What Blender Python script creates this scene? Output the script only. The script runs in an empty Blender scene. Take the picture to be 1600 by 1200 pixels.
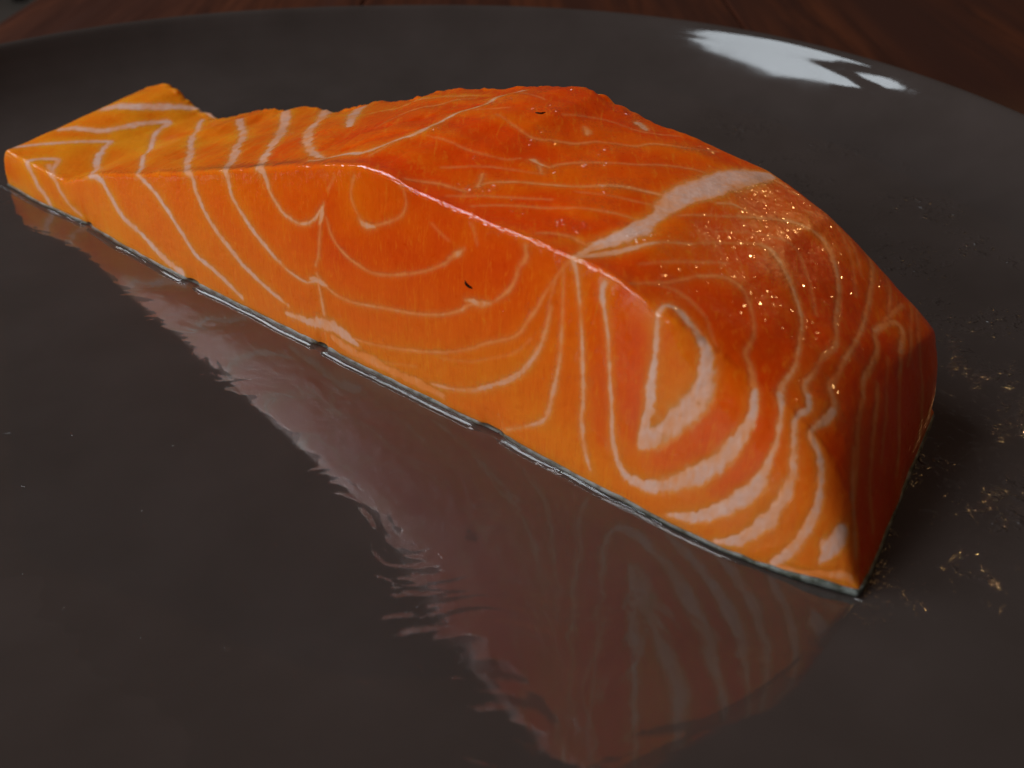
import bpy, math, json
import numpy as np
from mathutils import Vector
# Measurements below are in centimetres; meshes are made in metres.
S = 0.01
C = bpy.context.scene
# ------------------------------------------------------------------ camera, lamps, exposure
cam_d = bpy.data.cameras.new('camera'); cam = bpy.data.objects.new('camera', cam_d)
C.collection.objects.link(cam); C.camera = cam
cam.location = (0, 0, 9*S); cam.rotation_euler = (math.radians(90-34), 0, 0)
cam_d.sensor_width = 36; cam_d.lens = 36; cam_d.clip_start = 0.005; cam_d.clip_end = 50
cam_d.dof.use_dof = True; cam_d.dof.focus_distance = 0.165; cam_d.dof.aperture_fstop = 26
w = bpy.data.worlds.new('World'); C.world = w; w.use_nodes = True
w.node_tree.nodes['Background'].inputs[0].default_value = (0.80, 0.60, 0.52, 1)
w.node_tree.nodes['Background'].inputs[1].default_value = 0.055
def area(name, loc, target, sx, sy, power, col):
    d = bpy.data.lights.new(name, 'AREA'); d.shape = 'RECTANGLE'; d.size = sx; d.size_y = sy
    d.energy = power; d.color = col
    o = bpy.data.objects.new(name, d); C.collection.objects.link(o); o.location = loc
    o.rotation_euler = (Vector(target)-Vector(loc)).to_track_quat('-Z', 'Y').to_euler()
    return o
# a left-hand window of three panes, and an added soft fill light from behind the camera's left shoulder
WB = Vector((-.855, .345, .90)); WT = Vector((0, .18, 0)); WD = (WT-WB).normalized()
WR = WD.cross(Vector((0, 0, 1))).normalized(); WU = WR.cross(WD)
for nm, rx, uy, sx, sy in (('window_pane_light', .06, .04, .16, .74), ('window_pane_light_upper', -.16, .27, .28, .25), ('window_pane_light_lower', -.16, -.12, .28, .36)):
    p = WB+WR*rx+WU*uy
    area(nm, p, p+WD, sx, sy, 29.0*sx*sy, (0.84, 0.93, 1.0))
area('left_fill_light', (-.98, -.52, .50), (0, .15, 0), .55, .5, 6.6, (0.95, 0.97, 1.0))  # added fill that brightens the front cut face
ld = bpy.data.lights.new('warm_lamp', 'SPOT'); ld.spot_size = math.radians(17); ld.spot_blend = .6; ld.energy = 3.8; ld.color = (1.0, 0.55, 0.2); ld.shadow_soft_size = 0.003
lo = bpy.data.objects.new('warm_lamp', ld); C.collection.objects.link(lo); lo.location = (0.66, 0.88, 0.60)
lo.rotation_euler = (Vector((.055, .12, .02))-lo.location).to_track_quat('-Z', 'Y').to_euler()
C.view_settings.view_transform = 'Standard'; C.view_settings.look = 'None'
C.view_settings.exposure = 0; C.view_settings.gamma = 1

# ------------------------------------------------------------------ node helper
class N:
    def __init__(s, name):
        s.m = bpy.data.materials.new(name); s.m.use_nodes = True; s.t = s.m.node_tree
        s.p = s.t.nodes['Principled BSDF']; s.out = s.t.nodes['Material Output']
    def n(s, kind, ins=None, **kw):
        x = s.t.nodes.new(kind)
        for k, v in kw.items(): setattr(x, k, v)
        for k, v in (ins or {}).items():
            if isinstance(v, bpy.types.NodeSocket): s.t.links.new(v, x.inputs[k])
            else: x.inputs[k].default_value = v
        return x
    def link(s, a, b): s.t.links.new(a, b)
    def set(s, **kw):
        for k, v in kw.items():
            k = k.replace('_', ' ')
            if isinstance(v, bpy.types.NodeSocket): s.link(v, s.p.inputs[k])
            else: s.p.inputs[k].default_value = v
    def coord(s, scale=(1,1,1), rot=(0,0,0)):
        t = s.n('ShaderNodeTexCoord')
        return s.n('ShaderNodeMapping', {0: t.outputs['Object'], 'Rotation': rot, 'Scale': scale}).outputs[0]
    def noise(s, vec, scale, detail=3, rough=.55, dist=0):
        return s.n('ShaderNodeTexNoise', {'Vector': vec, 'Scale': scale, 'Detail': detail, "Roughness": rough, 'Distortion': dist}).outputs[0]
    def ramp(s, f, lo, hi, a=0., b=1.):
        return s.n('ShaderNodeMapRange', {0: f, 1: lo, 2: hi, 3: a, 4: b}, clamp=True).outputs[0]
    def mix(s, f, a, b):
        x = s.n('ShaderNodeMix', data_type='RGBA')
        for i, v in ((0, f), (6, a), (7, b)):
            if isinstance(v, bpy.types.NodeSocket): s.link(v, x.inputs[i])
            else: x.inputs[i].default_value = v if i == 0 else (*v, 1)
        return x.outputs[2]
    def mul(s, a, b, op='MULTIPLY'):
        return s.n('ShaderNodeMath', {0: a, 1: b}, operation=op).outputs[0]
    def bump(s, h, strength, dist, normal=None):
        d = {'Height': h, 'Strength': strength, 'Distance': dist}
        if normal is not None: d['Normal'] = normal
        return s.n('ShaderNodeBump', d).outputs[0]

def mesh(name, V, F, mat, parent=None, smooth=True, attrs=None, scale=S):
    V = np.asarray(V, np.float32)*scale; F = np.asarray(F, np.int32)
    me = bpy.data.meshes.new(name); k = F.shape[1]
    me.vertices.add(len(V)); me.vertices.foreach_set('co', V.ravel())
    me.loops.add(F.size); me.loops.foreach_set('vertex_index', F.ravel())
    me.polygons.add(len(F)); me.polygons.foreach_set('loop_start', np.arange(0, F.size, k, dtype=np.int32))
    me.polygons.foreach_set('use_smooth', np.full(len(F), smooth))
    me.update(calc_edges=True)
    for an, av in (attrs or {}).items():
        at = me.attributes.new(an, 'FLOAT', 'POINT'); at.data.foreach_set('value', np.asarray(av, np.float32))
    me.materials.append(mat)
    o = bpy.data.objects.new(name, me); C.collection.objects.link(o)
    if parent: o.parent = parent
    return o
def grid_faces(nu, nv, wrap=False):
    i = np.arange(nu-1)[:, None]*nv; j = np.arange(nv if wrap else nv-1)[None, :]
    j2 = (j+1) % nv
    return np.stack([i+j, i+nv+j, i+nv+j2, i+j2], -1).reshape(-1, 4)
def tag(o, label=None, cat=None, kind=None, group=None):
    for k, v in (('label', label), ('category', cat), ('kind', kind), ('group', group)):
        if v: o[k] = v
#SURF-BEGIN
# ------------------------------------------------------------------ fillet surface (numpy only)
def smooth1(y, s):
    r = int(4*s+1); k = np.exp(-.5*(np.arange(-r, r+1)/s)**2); k /= k.sum()
    return np.apply_along_axis(lambda q: np.convolve(np.pad(q, r, mode='edge'), k, 'valid'), 0, y)
def hash3(i, j, k):
    h = (i*374761393 + j*668265263 + k*2147483647 + 1442695041) & 0xffffffff
    h = ((h ^ (h >> 13))*1274126177) & 0xffffffff
    h = ((h ^ (h >> 16))*2246822519) & 0xffffffff
    return ((h ^ (h >> 15)) & 0xffff)/65535.0
def vnoise(P, freq, seed=0):
    q = P*freq + seed*17.31; i = np.floor(q).astype(np.int64); f = q-i; f = f*f*(3-2*f); r = 0
    for a in (0, 1):
        for b in (0, 1):
            for c in (0, 1):
                wgt = (f[..., 0] if a else 1-f[..., 0])*(f[..., 1] if b else 1-f[..., 1])*(f[..., 2] if c else 1-f[..., 2])
                r = r + wgt*hash3(i[..., 0]+a, i[..., 1]+b, i[..., 2]+c)
    return r*2-1
O2 = np.array([-11.093, 21.167]); EX = np.array([0.77508, -0.63187]); NY = np.array([0.63187, 0.77508])
LEN = 19.66
FRONT = [(-.05,0,0),(-.035,.06,.3),(-.015,.16,.72),(0,.31,.89),(.044,.86,.84),(.082,1.62,.83),(.131,2.58,.79),(.166,3.27,1.04),(.2,3.95,1.32),(.282,5.56,1.72),(.367,7.23,2.2),(.415,8.17,2.47),(.468,9.22,2.78),(.524,10.33,3.1),(.582,11.47,3.4),(.609,11.99,3.41),(.634,12.48,3.33),(.67,13.2,3.27),(.705,13.88,3.23),(.743,14.63,3.21),(.777,15.31,3.16),(.808,15.92,3.11),(.8376,16.5,2.91),(.875,17.32,2.65),(.905,17.95,2.40),(.92,18.3,2.28),(.935,18.62,2.2),(.95,18.95,1.95),(.967,19.27,1.42),(.985,19.54,.69),(1.,19.7,.05)]
BACK = [(-.05,-.45,0),(-.03,-.45,.8),(-.012,-.42,1.1),(.02,.2,1.26),(.042,.66,1.23),(.062,1.05,1.07),(.085,1.6,.86),(.115,2.2,.87),(.16,3.1,1.15),(.21,4.28,1.58),(.235,4.7,1.56),(.27,5.4,1.84),(.31,6.15,1.9),(.36,7.1,2.2),(.41,8.03,2.52),(.478,9.38,2.97),(.516,10.16,3.21),(.56,11.03,3.38),(.588,11.59,3.56),(.62,12.25,3.68),(.648,12.76,3.66),(.667,13.14,3.52),(.7,13.76,3.39),(.735,14.47,3.33),(.765,15.04,3.23),(.804,15.8,3.11),(.832,16.36,2.91),(.86,16.9,2.71),(.885,17.44,2.43),(.908,17.99,2.1),(.925,18.43,1.83),(.945,18.78,1.55),(.96,18.95,1.02),(.98,18.99,.60),(1.,18.98,.05)]
BASEW = [(0,0),(1.36,-.08),(3.1,-.02),(4.55,-.15),(6.68,-.2),(8.68,-.18),(11.9,-.22),(14,-.2),(15.68,-.28),(17,-.33),(18,-.31),(18.6,-.24),(19.07,-.16),(19.66,0)]
NOTCH = [(3.25,.10),(6.93,.17),(10.44,.12),(14.13,.22)]
WTOP = 4.2
NT, NF, NW, NB = 1250, 190, 220, 60
def sag(x, y):                      # the glaze is not dead flat: it rises very slightly towards the near rim
    return .003*np.maximum(0, 13.5-y)**2 + .028*np.maximum(0, 9.9-y)**2
def notch(a):
    return np.max([np.exp(-((a-c)/s)**4) for c, s in NOTCH], axis=0)
def fillet_surface():
    tt = np.linspace(-.05, 1, 4000)
    Fr = np.array(FRONT); Bk = np.array(BACK)
    fa = smooth1(np.interp(tt, Fr[:, 0], Fr[:, 1]), 9); fh = smooth1(np.interp(tt, Fr[:, 0], Fr[:, 2]), 9)
    ba = smooth1(np.interp(tt, Bk[:, 0], Bk[:, 1]), 6); bh = smooth1(np.interp(tt, Bk[:, 0], Bk[:, 2]), 6)
    arc = np.r_[0, np.cumsum(np.hypot(np.diff(fa), np.diff(fh)))]
    ts = np.interp(np.linspace(0, arc[-1], NT), arc, tt)
    fa, fh, ba, bh = [np.interp(ts, tt, q) for q in (fa, fh, ba, bh)]
    fh[0] = fh[-1] = .02; bh[0] = bh[-1] = .02
    ab = np.interp(ts, [-.05, 0, .05, .85, 1], [0, .03, 1.0, 16.9, LEN])
    bw = np.array(BASEW); wb = smooth1(np.interp(ab, bw[:, 0], bw[:, 1]), 8)
    nt = notch(ab)
    zb = .05 + .03*nt
    P = np.zeros((NT, NF+NW+NB, 3))
    v = np.linspace(0, 1, NF, endpoint=False)[None, :]
    A = lambda x: x[:, None]
    bul = np.sin(v*np.pi)*(-.10)*np.clip(A(fh)/3, 0, 1)
    P[:, :NF, 0] = A(ab) + (A(fa)-A(ab))*v
    P[:, :NF, 1] = A(wb)*(1-v)**1.3 + bul + A(.025*nt)*np.exp(-(v*np.maximum(A(fh), .3)/.22)**2)
    P[:, :NF, 2] = A(np.minimum(zb, fh)) + np.maximum(A(fh)-A(zb), 0)*v
    v = np.linspace(0, 1, NW, endpoint=False)[None, :]
    endw = np.interp(ts, [-.05, 0, 1], [4.1, WTOP, 4.25])
    P[:, NF:NF+NW, 0] = A(fa)+(A(ba)-A(fa))*v
    P[:, NF:NF+NW, 1] = A(endw)*v
    P[:, NF:NF+NW, 2] = A(fh)+(A(bh)-A(fh))*(v*v*(3-2*v)*.5+v*.5) + .10*np.sin(v*np.pi)*np.clip((A(fh)-1)/2, 0, 1)
    v = np.linspace(0, 1, NB)[None, :]
    P[:, NF+NW:, 0] = A(ba)+(A(np.interp(ab, [0, LEN], [-.45, 18.98]))-A(ba))*v
    P[:, NF+NW:, 1] = A(endw)+.12*np.sin(v*np.pi)
    P[:, NF+NW:, 2] = A(bh)*(1-v)+.03*v
    # the plate under it is very slightly dished, so the underside follows that
    sg = sag(*(O2[:, None, None]+P[..., 0]*EX[:, None, None]+P[..., 1]*NY[:, None, None]))
    lowz = np.clip(1-P[..., 2]/1.2, 0, 1)
    P[..., 2] += sg*lowz
    P[:, :NF, 1] -= (sg*1.1*lowz)[:, :NF]
    # round the cut edges: small radius along the ridge, larger at the thick end
    for c in range(NT):
        X_ = P[c]; sl = np.r_[0, np.cumsum(np.linalg.norm(np.diff(X_, axis=0), axis=1))]
        h_ = .0125; su = np.arange(0, sl[-1]+h_, h_)
        U = np.stack([np.interp(su, sl, X_[:, q]) for q in range(3)], -1)
        rad = .055+.30*np.clip((ts[c]-.82)/.10, 0, 1)**1.3+.03*np.clip(-ts[c]/.02, 0, 1)
        Us = smooth1(U, rad/h_); kp = np.clip(sl/max(.12, rad*.7), 0, 1)*np.clip((sl[-1]-sl)/.3, 0, 1)
        Z = np.stack([np.interp(sl, su, Us[:, q]) for q in range(3)], -1)
        P[c] = X_*(1-kp[:, None])+Z*kp[:, None]
    # the thick end turns the corner in a broad round
    for it in range(2):
        Bl = np.moveaxis(smooth1(np.moveaxis(smooth1(P, 26), 1, 0), 30), 1, 0)
        mk = np.clip((P[..., 0]-16.6)/1.8, 0, 1)*np.clip((P[..., 2]-.10)/.7, 0, 1)*np.clip((3.2-P[..., 1])/1.5, 0, 1)
        mk = mk*mk*(3-2*mk)
        P += (Bl-P)*mk[..., None]
    # back to place coordinates
    X = O2[None, None, :]+P[..., :1]*EX+P[..., 1:2]*NY
    W = np.concatenate([X, P[..., 2:]], -1)
    return W, P, ts
def normals(W):
    du = np.gradient(W, axis=0); dv = np.gradient(W, axis=1)
    n = np.cross(du, dv); n /= np.linalg.norm(n, axis=-1, keepdims=True)+1e-12
    return n
#SURF-END
W0, PL, TS = fillet_surface()
NRM = normals(W0)
NV = NF+NW+NB
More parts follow.
